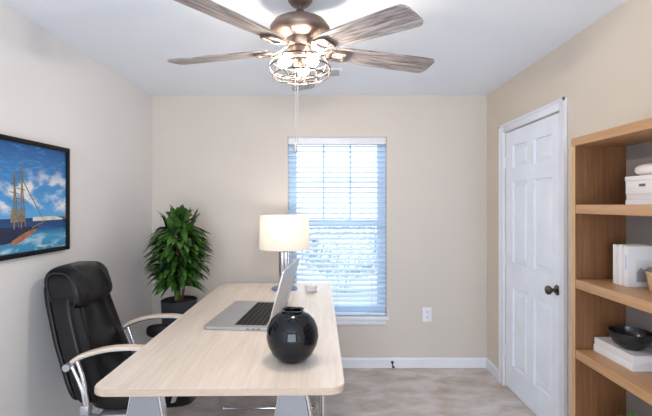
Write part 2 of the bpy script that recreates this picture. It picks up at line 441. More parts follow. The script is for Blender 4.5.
def lathex(bm, prof, c):
    t = bmesh.new(); lathe(t, prof, (0, 0, 0), 28)
    me = bpy.data.meshes.new('t'); 
    bmesh.ops.transform(t, matrix=Matrix.Translation(c) @ Matrix.Rotation(-PI/2, 4, 'Y'), verts=t.verts)
    t.to_mesh(me); t.free(); bm.from_mesh(me); bpy.data.meshes.remove(me)
lathex(kn, [(.033, 0), (.033, .004), (.026, .010), (.013, .013), (.011, .032), (.018, .038), (.027, .048), (.029, .058), (.024, .068), (.012, .073), (0, .074)], (lf, ky, kz))
finish('door_knob', kn, M['knobm'], door, True, 50)
obox('latch_plate', (lf-.001, DY0+.003, kz-.03), (lf+.004, DY0+.010, kz+.03), M['knobm'], door)
for z in (.30, 1.02, 1.80):
    h = bmesh.new(); lathe(h, [(.006, -.045), (.006, .045)], (lf-.007, DY1-.002, z), 10); box(h, (lf-.002, DY1-.03, z-.042), (lf+.001, DY1-.003, z+.042)); finish('hinge', h, M['plate'], door, True)
bm = bmesh.new()
def casing(bm, a, b):
    box(bm, a, b, .005)
cx0, cx1 = XR-.018, XR
casing(bm, (cx0, DY0-.062, 0), (cx1, DY0, DZ+.064)); casing(bm, (cx0, DY1, 0), (cx1, DY1+.072, DZ+.064)); casing(bm, (cx0, DY0, DZ), (cx1, DY1, DZ+.064))
box(bm, (cx0-.006, DY0-.062, 0), (cx0, DY0-.046, DZ+.064)); box(bm, (cx0-.006, DY1+.056, 0), (cx0, DY1+.072, DZ+.064)); box(bm, (cx0-.006, DY0-.062, DZ+.048), (cx0, DY1+.072, DZ+.064))
box(bm, (XR+.041, DY0, 0), (XR+T, DY1, .006))
struct(finish('trim_1', bm, M['trim'], smooth=True))

# outlet
o = root('wall_outlet', 'white double electrical outlet plate low on the back wall right of the window', 'outlet', (.898, YB, .474))
obox('cover_plate', (-.041, -.006, -.064), (.041, 0, .064), M['plate'], o, .002)
for s in (-1, 1):
    r_ = obox('receptacle', (-.017, -.009, s*.024-.017), (.017, -.006, s*.024+.017), M['plate'], o, .001)
    bm = bmesh.new()
    for x in (-.007, .007): box(bm, (x-.0015, -.0098, s*.024-.003), (x+.0015, -.009, s*.024+.008))
    box(bm, (-.002, -.0098, s*.024-.011), (.002, -.009, s*.024-.007)); finish('slot', bm, M['dark'], r_)
o = root('cable_jack', 'small black cable connector sticking out of the white baseboard', 'connector', ((392-327)/111.4, YB-.014, .035))
bm = bmesh.new(); t_ = Matrix
superell(bm, (.026, .02, .026), 1, 1, c=(0, -.01, .018), nu=12, nv=8); superell(bm, (.022, .02, .02), 1, 1, c=(.008, -.01, -.022), nu=12, nv=8); box(bm, (-.003, -.012, -.02), (.005, -.004, .012))
finish('plug', bm, M['plastic'], o, True)

# ceiling vent
v = root('ceiling_vent', 'small white slotted air vent on the ceiling beyond the fan', 'vent', (.005, 3.03, H))
obox('vent_frame', (-.105, -.08, -.006), (.105, .08, 0), M['plate'], v, .002)
bm = bmesh.new()
for k in range(7): box(bm, (-.085, -.062+k*.019, -.0075), (.085, -.055+k*.019, -.006))
finish('vent_slots', bm, M['ink'], v)

# ---------------------------------------------------------------- outdoors
bm = bmesh.new(); box(bm, (-14, YB+T+.05, -.5), (14, 26, -.35)); struct(finish('ground', bm, M['ground']))
def shrub(cx, cy, rx, rz, n, label, seed):
    rnd = random.Random(seed)
    rt = root('shrub', label, 'shrub', (cx, cy, -.35))
    bm = bmesh.new()
    for i in range(n):
        a, u, rr = rnd.uniform(0, 2*PI), rnd.uniform(-.9, 1), rnd.uniform(.72, 1.02)
        c = Vector((rx*rr*math.cos(a)*math.sqrt(1-u*u), rx*.7*rr*math.sin(a)*math.sqrt(1-u*u), rz*(1+u*rr)*.5*1.0+.2))
        d = Vector((rnd.uniform(-1, 1), rnd.uniform(-1, 1), rnd.uniform(-.5, 1))).normalized(); s = d.cross(Vector((0, 0, 1))).normalized(); L = rnd.uniform(.07, .13)
        vs = [bm.verts.new(c+d*p*L+s*w*L) for p, w in ((0, 0), (.4, .28), (1, 0), (.4, -.28))]
        bm.faces.new(vs)
    finish('foliage', bm, M['shrub'], rt)
    bm = bmesh.new()
    for k in range(5):
        a = k*1.26; sweep(bm, [(0.03*math.cos(a), .03*math.sin(a), 0), (rx*.5*math.cos(a), rx*.35*math.sin(a), rz*.75)], circ(.012, 6))
    finish('stem', bm, M['shrub'], rt)
shrub(-1.6, 7.2, .95, 1.45, 2600, 'pale leafy shrub outside, leftmost behind the window blind', 1)
shrub(.35, 8.4, .9, 1.30, 2600, 'pale leafy shrub outside, in the middle behind the window blind', 2)
shrub(2.0, 7.0, .85, 1.15, 2200, 'pale leafy shrub outside, rightmost behind the window blind', 3)

# ---------------------------------------------------------------- desk
DT = .782
ND, FD = 1.516, 3.55
cyd = (ND+FD)/2; L2 = (FD-ND)/2
desk = root('desk', 'long pale ash desk with rounded corners and silver legs', 'desk', (-.421, cyd, 0), R(.93))
bm = bmesh.new()
hw = .472
prism(bm, roundrect(-hw, -L2, hw, L2, .05), DT-.026, DT)
es = [e for e in bm.edges if abs(e.verts[0].co.z-e.verts[1].co.z) < 1e-6]
bmesh.ops.bevel(bm, geom=es, offset=.003, segments=2, affect='EDGES')
bm.normal_update()
for f in bm.faces:
    if abs(f.normal.z) < .3: f.material_index = 1
finish('desktop', bm, [M['desk'], M['desk_edge']], desk, True, 30)
def splay_leg(x, y):
    bm = bmesh.new()
    for yy in (y,):
        v0 = [(x-.040, DT-.026), (x+.040, DT-.026), (x+.18, .0), (x-.18, .0)]
        a = [bm.verts.new((px, y-.018, pz)) for px, pz in v0]; b = [bm.verts.new((px, y+.018, pz)) for px, pz in v0]
        for k in range(4): bm.faces.new((a[k], a[(k+1) % 4], b[(k+1) % 4], b[k]))
        bm.faces.new(a); bm.faces.new(b)
    lg = finish('leg', bm, M['white_leg'], desk)
    bm = bmesh.new()
    sweep(bm, [(x+.048, y, DT-.026), (x+.188, y, .0)], rrect(.014, .044, 4), up=(0, 1, 0))
    sweep(bm, [(x-.043, y, DT-.026), (x-.183, y, .0)], rrect(.006, .04, 4), up=(0, 1, 0))
    finish('chrome_edge', bm, M['chrome'], lg, True)
splay_leg(-.33, -.86); splay_leg(.265, -.86)
yy = .385
otube('leg_frame', [(-.40, yy, DT-.03), (-.365, yy, .42), (-.325, yy, .06), (-.30, yy, .014), (-.25, yy, .014), (.25, yy, .014), (.32, yy, .014), (.34, yy, .06), (.36, yy, .42), (.38, yy, DT-.03)], .014, M['chrome'], desk, 10, 4)
otube('leg_frame', [(-.40, .92, DT-.03), (-.365, .92, .42), (-.325, .92, .06), (-.30, .92, .014), (-.25, .92, .014), (.25, .92, .014), (.32, .92, .014), (.34, .92, .06), (.36, .92, .42), (.38, .92, DT-.03)], .014, M['chrome'], desk, 10, 4)
otube('leg', [(.388, -.62, DT-.03), (.392, -.62, .0)], .014, M['chrome'], desk, 12)
obox('rail', (-.03, -.86, DT-.066), (.03, .95, DT-.026), M['white_leg'], desk)

# ---------------------------------------------------------------- laptop
lw, ld = .60, .368
lp = root('laptop', 'open silver laptop with black keys on the desk facing the chair', 'laptop', (-.676, 2.232, DT), R(-4.6))
# local: y = along width (away from camera), x = front (0) to hinge (ld)
bm = bmesh.new(); prism(bm, roundrect(0, 0, ld, lw, .02), .003, .018)
es = [e for e in bm.edges if abs(e.verts[0].co.z-e.verts[1].co.z) < 1e-6]; bmesh.ops.bevel(bm, geom=es, offset=.003, segments=2, affect='EDGES')
base = finish('base', bm, M['silver'], lp, True, 30)
for x, y in ((.03, .05), (.03, lw-.05), (ld-.03, .05), (ld-.03, lw-.05)): olathe('foot', [(.01, .0006), (.01, .003)], M['plastic'], base, (x, y, 0), 12)
bm = bmesh.new(); kx0, kx1, ky0, ky1 = .165, .335, .045, lw-.045
obox('keyboard_tray', (kx0-.004, ky0-.004, .0178), (kx1+.004, ky1+.004, .0186), mat('grey_key_surround', (.055, .055, .058), .5), base)
for r_ in range(6):
    nk = 14
    for c_ in range(nk):
        if r_ == 0 and 4 <= c_ <= 8:
            if c_ == 4: box(bm, (kx0+.002, ky0+(ky1-ky0)*4/nk+.002, .0187), (kx0+(kx1-kx0)/6-.002, ky0+(ky1-ky0)*9/nk-.0015, .0208))
            continue
        xx, yk = kx0+(kx1-kx0)*r_/6, ky0+(ky1-ky0)*c_/nk
        box(bm, (xx+.003, yk+.003, .0187), (xx+(kx1-kx0)/6-.003, yk+(ky1-ky0)/nk-.003, .0208))
finish('keyboard', bm, M['keys'], base)
obox('trackpad', (.03, .20, .0178), (.145, .40, .0184), mat('trackpad', (.42, .42, .43), .3, .5), base)
bm = bmesh.new()
for k in range(3): box(bm, (.30-.03*k, -.0012, .007), (.318-.03*k, .004, .012))
finish('port', bm, M['dark'], base)
# lid: built flat then leaned
bm = bmesh.new(); prism(bm, roundrect(0, 0, .315, lw, .022), 0, .008)
es = [e for e in bm.edges if abs(e.verts[0].co.z-e.verts[1].co.z) < 1e-6]; bmesh.ops.bevel(bm, geom=es, offset=.002, segments=2, affect='EDGES')
lid = finish('lid', bm, M['silver'], lp, True, 30)
lid.location = (ld-.004, 0, .019); lid.rotation_euler = (0, R(-74.5), 0)      # +x of lid points up, leaning back
obox('screen', (.012, .012, .0078), (.303, lw-.012, .0090), M['ceramic'], lid)
bm = bmesh.new(); prism(bm, [(.075, .375), (.115, .395), (.105, .440), (.090, .450), (.065, .415)], -.0012, .001)
e_ = finish('emblem', bm, M['inkblue'], lid); e_['label'] = 'small blue emblem on the back of the lid'

# ---------------------------------------------------------------- vase, lamp, candle
vy = 1.80
vs = .232
prof = [(0, 0), (.055, 0), (.070, .006), (.098, .035), (.117, .070), (.1245, .105), (.120, .140), (.104, .175), (.078, .200), (.058, .210), (.051, .213), (.053, .218), (.054, .221), (.050, .2225), (.043, .219), (.040, .212), (.05, .2), (.08, .185), (.1, .14), (.1, .08), (.06, .02), (0, .012)]
va = olathe('vase', prof, M['ceramic'], c=(0, 0, 0), n=64, angle=80)
va.location = (-.151, vy, DT+.0006)
tag(va, 'glossy black round vase with a small frilled mouth on the desk', 'vase')
bmv = bmesh.new(); bmv.from_mesh(va.data)
for v_ in bmv.verts:
    if .2165 < v_.co.z: 
        a = math.atan2(v_.co.y, v_.co.x); v_.co.z += .0022*math.sin(3*a+.5); k = 1+.04*math.sin(4*a); v_.co.x *= k; v_.co.y *= k
bmesh.ops.scale(bmv, vec=(.92, .92, 1.0), verts=bmv.verts); bmv.to_mesh(va.data); bmv.free()

lx, ly = -.342, 3.30
la = root('table_lamp', 'table lamp with white drum shade and chrome column at the far end of the desk', 'lamp', (lx, ly, DT+.0006))
olathe('base', [(0, 0), (.105, 0), (.105, .008), (.101, .012), (0, .012)], M['blueplate'], la)
bm = bmesh.new()
for k in range(6):
    a = k*PI/3; lathe(bm, [(.017, .012), (.017, .300)], (.031*math.cos(a), .031*math.sin(a), 0), 16)
lathe(bm, [(.014, .012), (.014, .30)], (0, 0, 0), 12)
finish('column', bm, M['chrome'], la, True, 60)
olathe('socket', [(0, .300), (.03, .300), (.03, .306), (.014, .31), (.014, .36), (0, .36)], M['nickel'], la)
bm = bmesh.new(); n = 64; R0, R1, z0, z1 = .2, .196, .325, .592
rg = [[bm.verts.new((r*math.cos(2*PI*k/n), r*math.sin(2*PI*k/n), z)) for k in range(n)] for r, z in ((R0, z0), (R1, z1), (R1-.002, z1), (R0-.002, z0))]
for i in range(4):
    for k in range(n): bm.faces.new((rg[i][k], rg[i][(k+1) % n], rg[(i+1) % 4][(k+1) % n], rg[(i+1) % 4][k]))
sh = finish('lamp_shade', bm, M['shade'], la, True, 40)
bm = bmesh.new()
for k in range(3):
    a = k*2*PI/3+.3; sweep(bm, [(.01*math.cos(a), .01*math.sin(a), .36), (.198*math.cos(a), .198*math.sin(a), .322)], circ(.002, 6))
finish('shade_ring', bm, M['nickel'], sh)
olathe('light_bulb', [(0, .36), (.012, .362), (.016, .38), (.03, .41), (.03, .43), (.018, .452), (0, .458)], emis('lamp_bulb', (1, .82, .6), 6), la, n=20)
L = bpy.data.lights.new('lamp_light', 'POINT'); L.energy = SHADE_W; L.color = (1, .92, .82); L.shadow_soft_size = .035
lo = bpy.data.objects.new('lamp_light', L); C.objects.link(lo); lo.parent = la; lo.location = (0, 0, .50)

cd = root('glass_candle', 'small round white candle in a clear glass on the desk by the window', 'candle', (-.125, 3.2, DT+.0006))
olathe('candle_glass', [(0, 0), (.046, 0), (.05, .006), (.052, .055), (.050, .055), (.048, .010), (0, .008)], M['glass2'], cd, angle=60)
olathe('wax', [(0, .009), (.0465, .010), (.0475, .050), (0, .050)], M['wax'], cd)
otube('wick', [(0, 0, .050), (.001, 0, .058)], .0012, M['dark'], cd, 6)

# ---------------------------------------------------------------- office chair (local +x = facing)
ch = root('office_chair', 'black leather high-backed office chair with chrome and wood arms beside the desk', 'chair', (-1.03, 2.375, 0), R(3))
bm = bmesh.new()
superell(bm, (.54, .53, .11), .35, .45, lambda q: Vector((q.x, q.y, q.z - (max(0, q.x-.16)**2)*2.2 + .003*math.sin(q.y*90)*(1 if abs(q.y) < .19 else 0)*(q.z > 0))), 56, 20, (.03, 0, .445))
finish('seat', bm, M['leather'], ch, True, 80)
def backcurve(z): # x of the back mid-plane at height z
    t = (z-.40)/.76
    return -.200 - .225*t - .02*math.sin(t*PI)
def back_fn(th):
    def fn(q):
        z = q.z+.705
        ww = 1 - .20*max(0, (q.z+.25)/.55)**1.4
        x = q.x
        if x > 0 and abs(q.y) < .145: x += .008*math.sin(q.y*170) - .002
        if x > 0 and .145 <= abs(q.y) < .165: x -= .010
        return Vector((backcurve(z)+x, q.y*ww, z))
    return fn
bm = bmesh.new(); superell(bm, (.11, .53, .58), .22, .25, back_fn(1), 160, 40); finish('backrest', bm, M['leather'], ch, True, 80)
bm = bmesh.new()
superell(bm, (.035, .52, .62), .2, .35, lambda q: Vector((backcurve(q.z+.755)-.06+q.x, q.y*(1-.22*max(0, (q.z+.28)/.6)**1.4), q.z+.745)), 48, 30)
finish('back_shell', bm, M['leather'], ch, True, 80)
bm = bmesh.new()
def head_fn(q):
    z = q.z+1.015; x = q.x*(1+.25*math.cos(q.z/.115*PI/2))
    if q.x > 0: x += .005*math.sin(q.y*95+2*math.sin(q.z*20))
    return Vector((backcurve(z)+.018+x-.15*abs(q.y)**2, q.y-.012, z - .10*q.y**2*4*.25))
superell(bm, (.150, .385, .230), .5, .24, head_fn, 140, 30); hd = finish('headrest', bm, M['leather'], ch, True, 80)
for s in (-1, 1):
    bm = bmesh.new()
    def _hp(k):
        a = 2*PI*k/36; c_, s_ = math.cos(a), math.sin(a)
        z = 1.015+.092*math.copysign(abs(s_)**.6, s_); x = .055*math.copysign(abs(c_)**.6, c_)*(1+.2*math.cos((z-1.015)/.115*PI/2))
        return (backcurve(z)+.018+x, s*.194-.012, z-.004)
    sweep(bm, [_hp(k) for k in range(36)], circ(.0042, 6), up=(0, 1, 0), closed=True)
    finish('piping', bm, M['plastic'], hd, True, 60)
for s in (-1, 1):
    y = s*.295
    path = smoothpts([(-.285, y, .650), (-.22, y, .690), (-.10, y, .722), (.04, y, .728), (.16, y, .705), (.26, y, .655)], 6)
    bm = bmesh.new(); sweep(bm, [p+Vector((0, 0, .012)) for p in path[2:]], rrect(.052, .020, 3)); ar = finish('armrest', bm, M['armwood'], ch, True, 60)
    ar['label'] = 'pale wooden armrest on a chrome bow'
    bm = bmesh.new(); sweep(bm, path+[Vector((.27, y, .62)), Vector((.26, y, .56)), Vector((.22, s*.26, .44))], rrect(.03, .012, 3))
    finish('arm_bow', bm, M['chrome'], ar, True, 60)
    bm = bmesh.new()
    for dx in (0, .03): sweep(bm, smoothpts([(-.275+dx, y, .655+dx*.6), (-.25+dx, y, .60), (-.22+dx*.6, y, .52), (-.205+dx*.5, y, .44)], 5), circ(.009, 10))
    finish('arm_post', bm, M['chrome'], ar, True, 60)
    bm = bmesh.new(); t = bmesh.new(); lathe(t, [(0, -.03), (.018, -.03), (.018, .03), (0, .03)], (0, 0, 0), 20)
    bmesh.ops.transform(t, matrix=Matrix.Translation((-.285, y, .650)) @ Matrix.Rotation(PI/2, 4, 'X'), verts=t.verts)
    me = bpy.data.meshes.new('t'); t.to_mesh(me); t.free(); bm.from_mesh(me)
    finish('arm_cap', bm, M['silver'], ar, True, 50)
    bm = bmesh.new(); box(bm, (-.225, y-.022, .405), (-.180, y+.022, .455), .006); bb = finish('arm_bracket', bm, M['silver'], ar, True, 50)
    bm = bmesh.new(); superell(bm, (.04, .04, .03), 1, .7, c=(-.2, y, .395), nu=14, nv=8); finish('bracket_foot', bm, M['plastic'], bb, True)
bm = bmesh.new(); superell(bm, (.20, .07, .085), .6, .8, c=(-.03, .300, .640), nu=28, nv=14); finish('arm_pad', bm, M['leather'], ch, True, 80)
bm = bmesh.new(); box(bm, (-.16, -.27, .365), (.16, .27, .385), .005); sweep(bm, smoothpts([(-.2, -.295, .40), (-.1, -.25, .365), (0, -.1, .35), (0, .1, .35), (-.1, .25, .365), (-.2, .295, .40)], 5), rrect(.04, .014, 3))
box(bm, (-.09, -.09, .33), (.11, .09, .372), .008)
finish('seat_plate', bm, M['silver'], ch, True, 40)
olathe('gas_lift', [(0, .08), (.03, .08), (.03, .23), (.022, .23), (.022, .34), (0, .34)], M['plastic'], ch)
bm = bmesh.new(); lathe(bm, [(0, .06), (.05, .06), (.05, .12), (.032, .13), (0, .13)], n=24)
for k in range(5):
    a = 2*PI*k/5+.3; d = Vector((math.cos(a), math.sin(a), 0)); sweep(bm, [d*.03+Vector((0, 0, .105)), d*.16+Vector((0, 0, .10)), d*.30+Vector((0, 0, .072))], rrect(.044, .03, 3), scales=[1, .85, .6])
sb = finish('star_base', bm, M['chrome'], ch, True, 50)
for k in range(5):
    a = 2*PI*k/5+.3; c = Vector((.29*math.cos(a), .29*math.sin(a), .028))
    bm = bmesh.new()
    for s in (-1, 1):
        t = bmesh.new(); lathe(t, [(0, -.01), (.024, -.01), (.028, -.004), (.028, .004), (.024, .01), (0, .01)], n=20)
        bmesh.ops.transform(t, matrix=Matrix.Translation(c+Vector((-math.sin(a), math.cos(a), 0))*s*.016) @ Matrix.Rotation(a, 4, 'Z') @ Matrix.Rotation(PI/2, 4, 'X'), verts=t.verts)
        me = bpy.data.meshes.new('t'); t.to_mesh(me); t.free(); bm.from_mesh(me)
    lathe(bm, [(.007, 0), (.007, .04)], (c.x, c.y, .028), 10)
    finish('caster', bm, M['plastic'], sb, True, 50)

# ---------------------------------------------------------------- painting
PY0, PY1, PZ0, PZ1 = 1.40, 2.455, 1.196, 1.797
pt = root('framed_painting', 'black-framed painting of a tall sailing ship on a blue sea', 'painting', (XL, (PY0+PY1)/2, (PZ0+PZ1)/2))
hy, hz = (PY1-PY0)/2, (PZ1-PZ0)/2
bm = bmesh.new(); fw = .024
box(bm, (0, -hy, -hz), (.032, -hy+fw, hz), .002); box(bm, (0, hy-fw, -hz), (.032, hy, hz), .002)
box(bm, (0, -hy+fw, -hz), (.032, hy-fw, -hz+fw), .002); box(bm, (0, -hy+fw, hz-fw), (.032, hy-fw, hz), .002)
finish('picture_frame', bm, M['frame'], pt, True)
cv = obox('canvas', (.002, -hy+fw-.002, -hz+fw-.002), (.020, hy-fw+.002, hz-fw+.002), M['canvas'], pt)
bm = bmesh.new(); cy = (PY0+PY1)/2; cz = (PZ0+PZ1)/2
def ship_poly(pts, mi, d=.0225):
    pts = [(y-cy, z-cz) for y, z in pts]
    a = [bm.verts.new((.0195, y, z)) for y, z in pts]; b = [bm.verts.new((d, y, z)) for y, z in pts]; n = len(pts)
    bm.faces.new(b).material_index = mi
    for k in range(n): bm.faces.new((a[k], a[(k+1) % n], b[(k+1) % n], b[k])).material_index = mi
def stroke(y0, z0, y1, z1, w, mi, d=.0235):
    v = Vector((y1-y0, z1-z0)); p = Vector((-v.y, v.x)).normalized()*w/2
    ship_poly([(y0-p.x, z0-p.y), (y1-p.x, z1-p.y), (y1+p.x, z1+p.y), (y0+p.x, z0+p.y)], mi, d)
ship_poly([(1.60, 1.375), (1.66, 1.295), (1.96, 1.270), (2.06, 1.280), (2.20, 1.345), (2.12, 1.350), (1.95, 1.352)], 0)
ship_poly([(2.0, 1.264), (2.06, 1.268), (2.12, 1.295), (2.19, 1.335), (2.14, 1.330), (2.08, 1.312), (2.02, 1.285)], 1, .023)
ship_poly([(2.40, 1.380), (2.455, 1.380), (2.455, 1.425), (2.44, 1.410), (2.42, 1.395)], 1)
ship_poly([(2.16, 1.376), (2.40, 1.376), (2.40, 1.384), (2.33, 1.398), (2.16, 1.396)], 3)
for my, top in ((1.72, 1.60), (1.84, 1.64), (2.028, 1.625), (2.076, 1.655)):
    stroke(my, 1.34, my+.004, top, .006, 2)
    for f, w in ((.30, .066), (.48, .060), (.64, .052), (.78, .042), (.9, .028)):
        zz = 1.34+(top-1.34)*f; stroke(my-w/2, zz+.004, my+w/2, zz-.004, .004, 2)
    stroke(my+.030, 1.345, my+.002, top-.03, .0018, 2)
for my, top in ((2.03, 1.44), (2.080, 1.43)):
    ship_poly([(my-.024, 1.375), (my+.024, 1.375), (my+.018, top), (my-.014, top+.006)], 2, .0225)
stroke(2.15, 1.34, 2.25, 1.372, .006, 2); stroke(2.076, 1.60, 2.245, 1.37, .0022, 2)
finish('painted_ship', bm, [M['p_dark'], M['p_orange'], M['p_tan'], M['p_sail']], cv)

# ---------------------------------------------------------------- potted plant
pl = root('potted_plant', 'bushy green leafy plant in a tall charcoal planter in the corner', 'plant', (-1.160, 3.22, 0))
olathe('planter', [(0, 0), (.105, 0), (.100, .006), (.134, .69), (.137, .716), (.132, .720), (.126, .716), (.124, .69), (0, .68)], M['pot'], pl, n=48, angle=50)
olathe('soil', [(0, .681), (.123, .691), (.118, .700), (.05, .712), (0, .714)], M['soil'], pl, n=32)
rnd = random.Random(5)
stems = [((0, 0), (.02, .0), 1.33), ((.03, .02), (-.06, .05), 1.22), ((-.03, .0), (.09, -.02), 1.18), ((.0, -.03), (-.09, -.05), 1.12)]
bm = bmesh.new(); lines = []
for (a, b, h) in stems:
    pts = smoothpts([(a[0]*.5, a[1]*.5, .70), (a[0], a[1], .85), ((a[0]+b[0])/2, (a[1]+b[1])/2, (.85+h)/2+.02), (b[0], b[1], h)], 6); lines.append(pts)
    sweep(bm, pts, circ(.009, 8), up=(0, 1, 0), scales=[1.2-.7*i/(len(pts)-1) for i in range(len(pts))])
finish('stem', bm, M['bark'], pl, True)
bm = bmesh.new()
def leaf(bm, p, d, Ln, w, droop):
    d = d.normalized(); s = d.cross(Vector((0, 0, 1)))
    if s.length < .05: s = Vector((1, 0, 0))
    s.normalize(); prev = None; n = 6
    tw = rnd.uniform(-.5, .5)
    for i in range(n+1):
        t = i/n; wid = w*math.sin(PI*min(1, t*.93+.05))**.75*(1-.15*t)
        c = p + d*Ln*t + Vector((0, 0, -droop*Ln*t*t)); up = s.cross(d)
        ss = (s*math.cos(tw)+up*math.sin(tw))
        row = [bm.verts.new(c+ss*wid+up*wid*.30), bm.verts.new(c), bm.verts.new(c-ss*wid+up*wid*.30)]
        if prev:
            for q in (0, 1): bm.faces.new((prev[q], prev[q+1], row[q+1], row[q]))
        prev = row
N = 330
for i in range(N):
    t = (i+.5)/N; z = .86 + .54*t
    # crown radius profile: full and cylindrical, narrowing at the top
    rr = .245*min(1, .72+.9*t)*(1 if t < .72 else max(.12, 1-((t-.72)/.28)**1.3*.80))
    az = i*2.39996+rnd.uniform(-.3, .3)
    Ln = rnd.uniform(.17, .24)*(1 if t < .9 else .75)
    el = rnd.uniform(.1, .6) if t < .85 else rnd.uniform(.6, 1.4)
    reach = max(0, rr-Ln*math.cos(el)*.9)*rnd.choice((1, 1, .55, .8))
    p = Vector((math.cos(az)*reach, math.sin(az)*reach, z-Ln*math.sin(el)*.5))
    d = Vector((math.cos(az)*math.cos(el), math.sin(az)*math.cos(el), math.sin(el)))
    leaf(bm, p, d, Ln, rnd.uniform(.027, .038), rnd.uniform(.35, .75) if t < .85 else rnd.uniform(0, .3))
for k in range(7):
    az = k*2*PI/7+.2; leaf(bm, Vector((.02, 0, 1.32)), Vector((math.cos(az)*.55, math.sin(az)*.55, .85)), .15, .024, .15)
leaf(bm, Vector((.015, 0, 1.33)), Vector((-.05, -.1, 1)), .115, .030, 0)
fo = finish('foliage', bm, M['leaf'], pl, True, 60)
for v_ in fo.data.vertices: pass

# ---------------------------------------------------------------- bookcase
BX, BY1, BY0 = 1.185, 1.987, .90
bk = root('bookcase', 'open oak bookcase with thick shelves along the right wall', 'bookcase', (BX, BY0, 0))
bd = XR-BX-.001; bl_ = BY1-BY0
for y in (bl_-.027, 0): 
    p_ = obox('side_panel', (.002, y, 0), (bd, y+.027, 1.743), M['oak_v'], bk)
    obox('lit_strip', (0, y, 0), (.002, y+.027, 1.743), M['oak_lit_edge'], p_)  # added strip, paints the brighter light on the panel's front edge
e_ = None
obox('top_board', (-.002, 0, 1.743), (bd, bl_, 1.782), M['oak_h'], bk, .001)
for z in (1.463, 1.106, .770, .415, .08):
    obox('shelf', (.003, .0272, z-.042), (bd-.005, bl_-.0272, z), M['oak_h'], bk, .001)
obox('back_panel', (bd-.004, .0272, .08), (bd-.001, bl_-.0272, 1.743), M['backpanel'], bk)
obox('plinth', (.02, .0272, 0), (.035, bl_-.0272, .036), M['oak_h'], bk)

def book(name, loc, size, cover, label, cat='book', group=None, flat=True, rz=0, spine_marks=None):
    """size = (depth x, length y, thickness z); spine towards -x"""
    r_ = root(name, label, cat, loc, rz, group)
    dx, dy, dz = size; t = .0025; bm = bmesh.new()
    if flat:
        box(bm, (0, 0, 0), (dx, dy, t)); box(bm, (0, 0, dz-t), (dx, dy, dz)); box(bm, (0, 0, t), (t, dy, dz-t))
        finish('cover', bm, cover, r_); obox('page_block', (t, .004, t), (dx-.004, dy-.004, dz-t), M['pages'], r_)
    else:
        box(bm, (0, 0, 0), (dx, t, dz)); box(bm, (0, dy-t, 0), (dx, dy, dz)); box(bm, (0, t, 0), (t, dy-t, dz))
        finish('cover', bm, cover, r_); obox('page_block', (t, t, .003), (dx-.004, dy-t, dz-.004), M['pages'], r_)
    return r_
# top compartment: storage box over two flat white books, stone on top
X1 = 1.285; ye, yl = 1.44, 1.765; z = 1.463
book('book', (X1, ye, z+.0006), (.135, yl-ye, .020), M['paper'], 'flat white book at the bottom of the pile under the white box', group='flat books under the white box')
book('book', (X1+.002, ye, z+.0212), (.133, yl-ye-.003, .022), M['paper2'], 'flat off-white book directly under the white box', group='flat books under the white box')
sb_ = root('storage_box', 'white lidded box with a small metal label holder on the top shelf', 'box', (X1, ye, z+.0438))
obox('box_body', (0, 0, 0), (.138, yl-ye, .056), M['paper'], sb_, .002)
obox('lid', (-.002, -.002, .056), (.138, yl-ye+.002, .076), M['paper'], sb_, .002)
obox('label_holder', (-.004, .215, .032), (0, .245, .042), M['nickel'], sb_, .001)
st = bmesh.new(); superell(st, (.085, .15, .050), .8, .9, lambda q: q, 32, 18, (0, 0, .025))
so = finish('stone', st, M['shell'], None, True, 80); so.location = (X1+.052, 1.685, z+.1203); tag(so, 'smooth pale rounded stone lying on the white box', 'ornament')
# middle compartment: upright books
yb = 1.868
specs = [(.020, .176, .120, 'paper'), (.013, .172, .122, 'paper2'), (.022, .178, .121, 'paper'), (.009, .168, .119, 'paper2'), (.024, .176, .122, 'paper')]
labs = ['white upright book standing farthest from the camera on the middle shelf', 'thin off-white upright book, second from the far end of the row', 'thick white upright book in the middle of the upright row', 'very thin off-white upright book beside the front book', 'front upright white book with blue spine writing and a grey picture on its cover']
y = yb
for k, ((t, h, d, c_), lb) in enumerate(zip(specs, labs)):
    y -= t
    r_ = book('book', (1.303+(.001*(k % 2)), y, 1.1066), (d, t, h), M[c_], lb, group='upright white books on the middle shelf', flat=False)
    if k == 4:
        bm = bmesh.new()
        for q in range(7): box(bm, (-.0006, .008, .075+q*.009), (0, .016, .081+q*.009))
        finish('spine_lettering', bm, M['inkblue'], r_)
        bm = bmesh.new(); box(bm, (.035, -.0006, .02), (d-.002, 0, .115)); pc = finish('cover_picture', bm, M['paper2'], r_); pc['label'] = 'grey landscape print'
        bm = bmesh.new(); v0 = [(.037, .065), (.055, .085), (.07, .072), (.09, .090), (d-.004, .076), (d-.004, .022), (.037, .022)]
        a = [bm.verts.new((px, -.0009, pz)) for px, pz in v0]; bm.faces.new(a); finish('printed_hills', bm, M['ink'], pc)
    y -= .0012
bs = root('basket', 'small tan wicker basket holding dark round fruit on the middle shelf', 'basket', (1.366, 1.665, 1.1066))
olathe('basket_body', [(0, 0), (.042, 0), (.046, .006), (.056, .072), (.060, .078), (.056, .082), (.051, .076), (.042, .01), (0, .008)], M['basket'], bs, n=32)
for k, (dx, dy, dz, m_, nm) in enumerate(((-.018, .014, .060, 'plastic', 'dark round fruit at the back of the wicker basket'), (.018, -.004, .058, 'plastic', 'dark round fruit at the wall side of the wicker basket'), (-.014, -.022, .062, 'p_orange', 'reddish round fruit at the front of the wicker basket'))):
    bm = bmesh.new(); superell(bm, (.04, .04, .036), 1, 1, None, 20, 14); lathe(bm, [(.0016, .016), (.0012, .024)], n=6)
    f = finish('fruit', bm, M[m_], None, True, 80); f.location = (1.366+dx, 1.665+dy, 1.106+dz); tag(f, nm, 'fruit', 'fruit in the wicker basket')
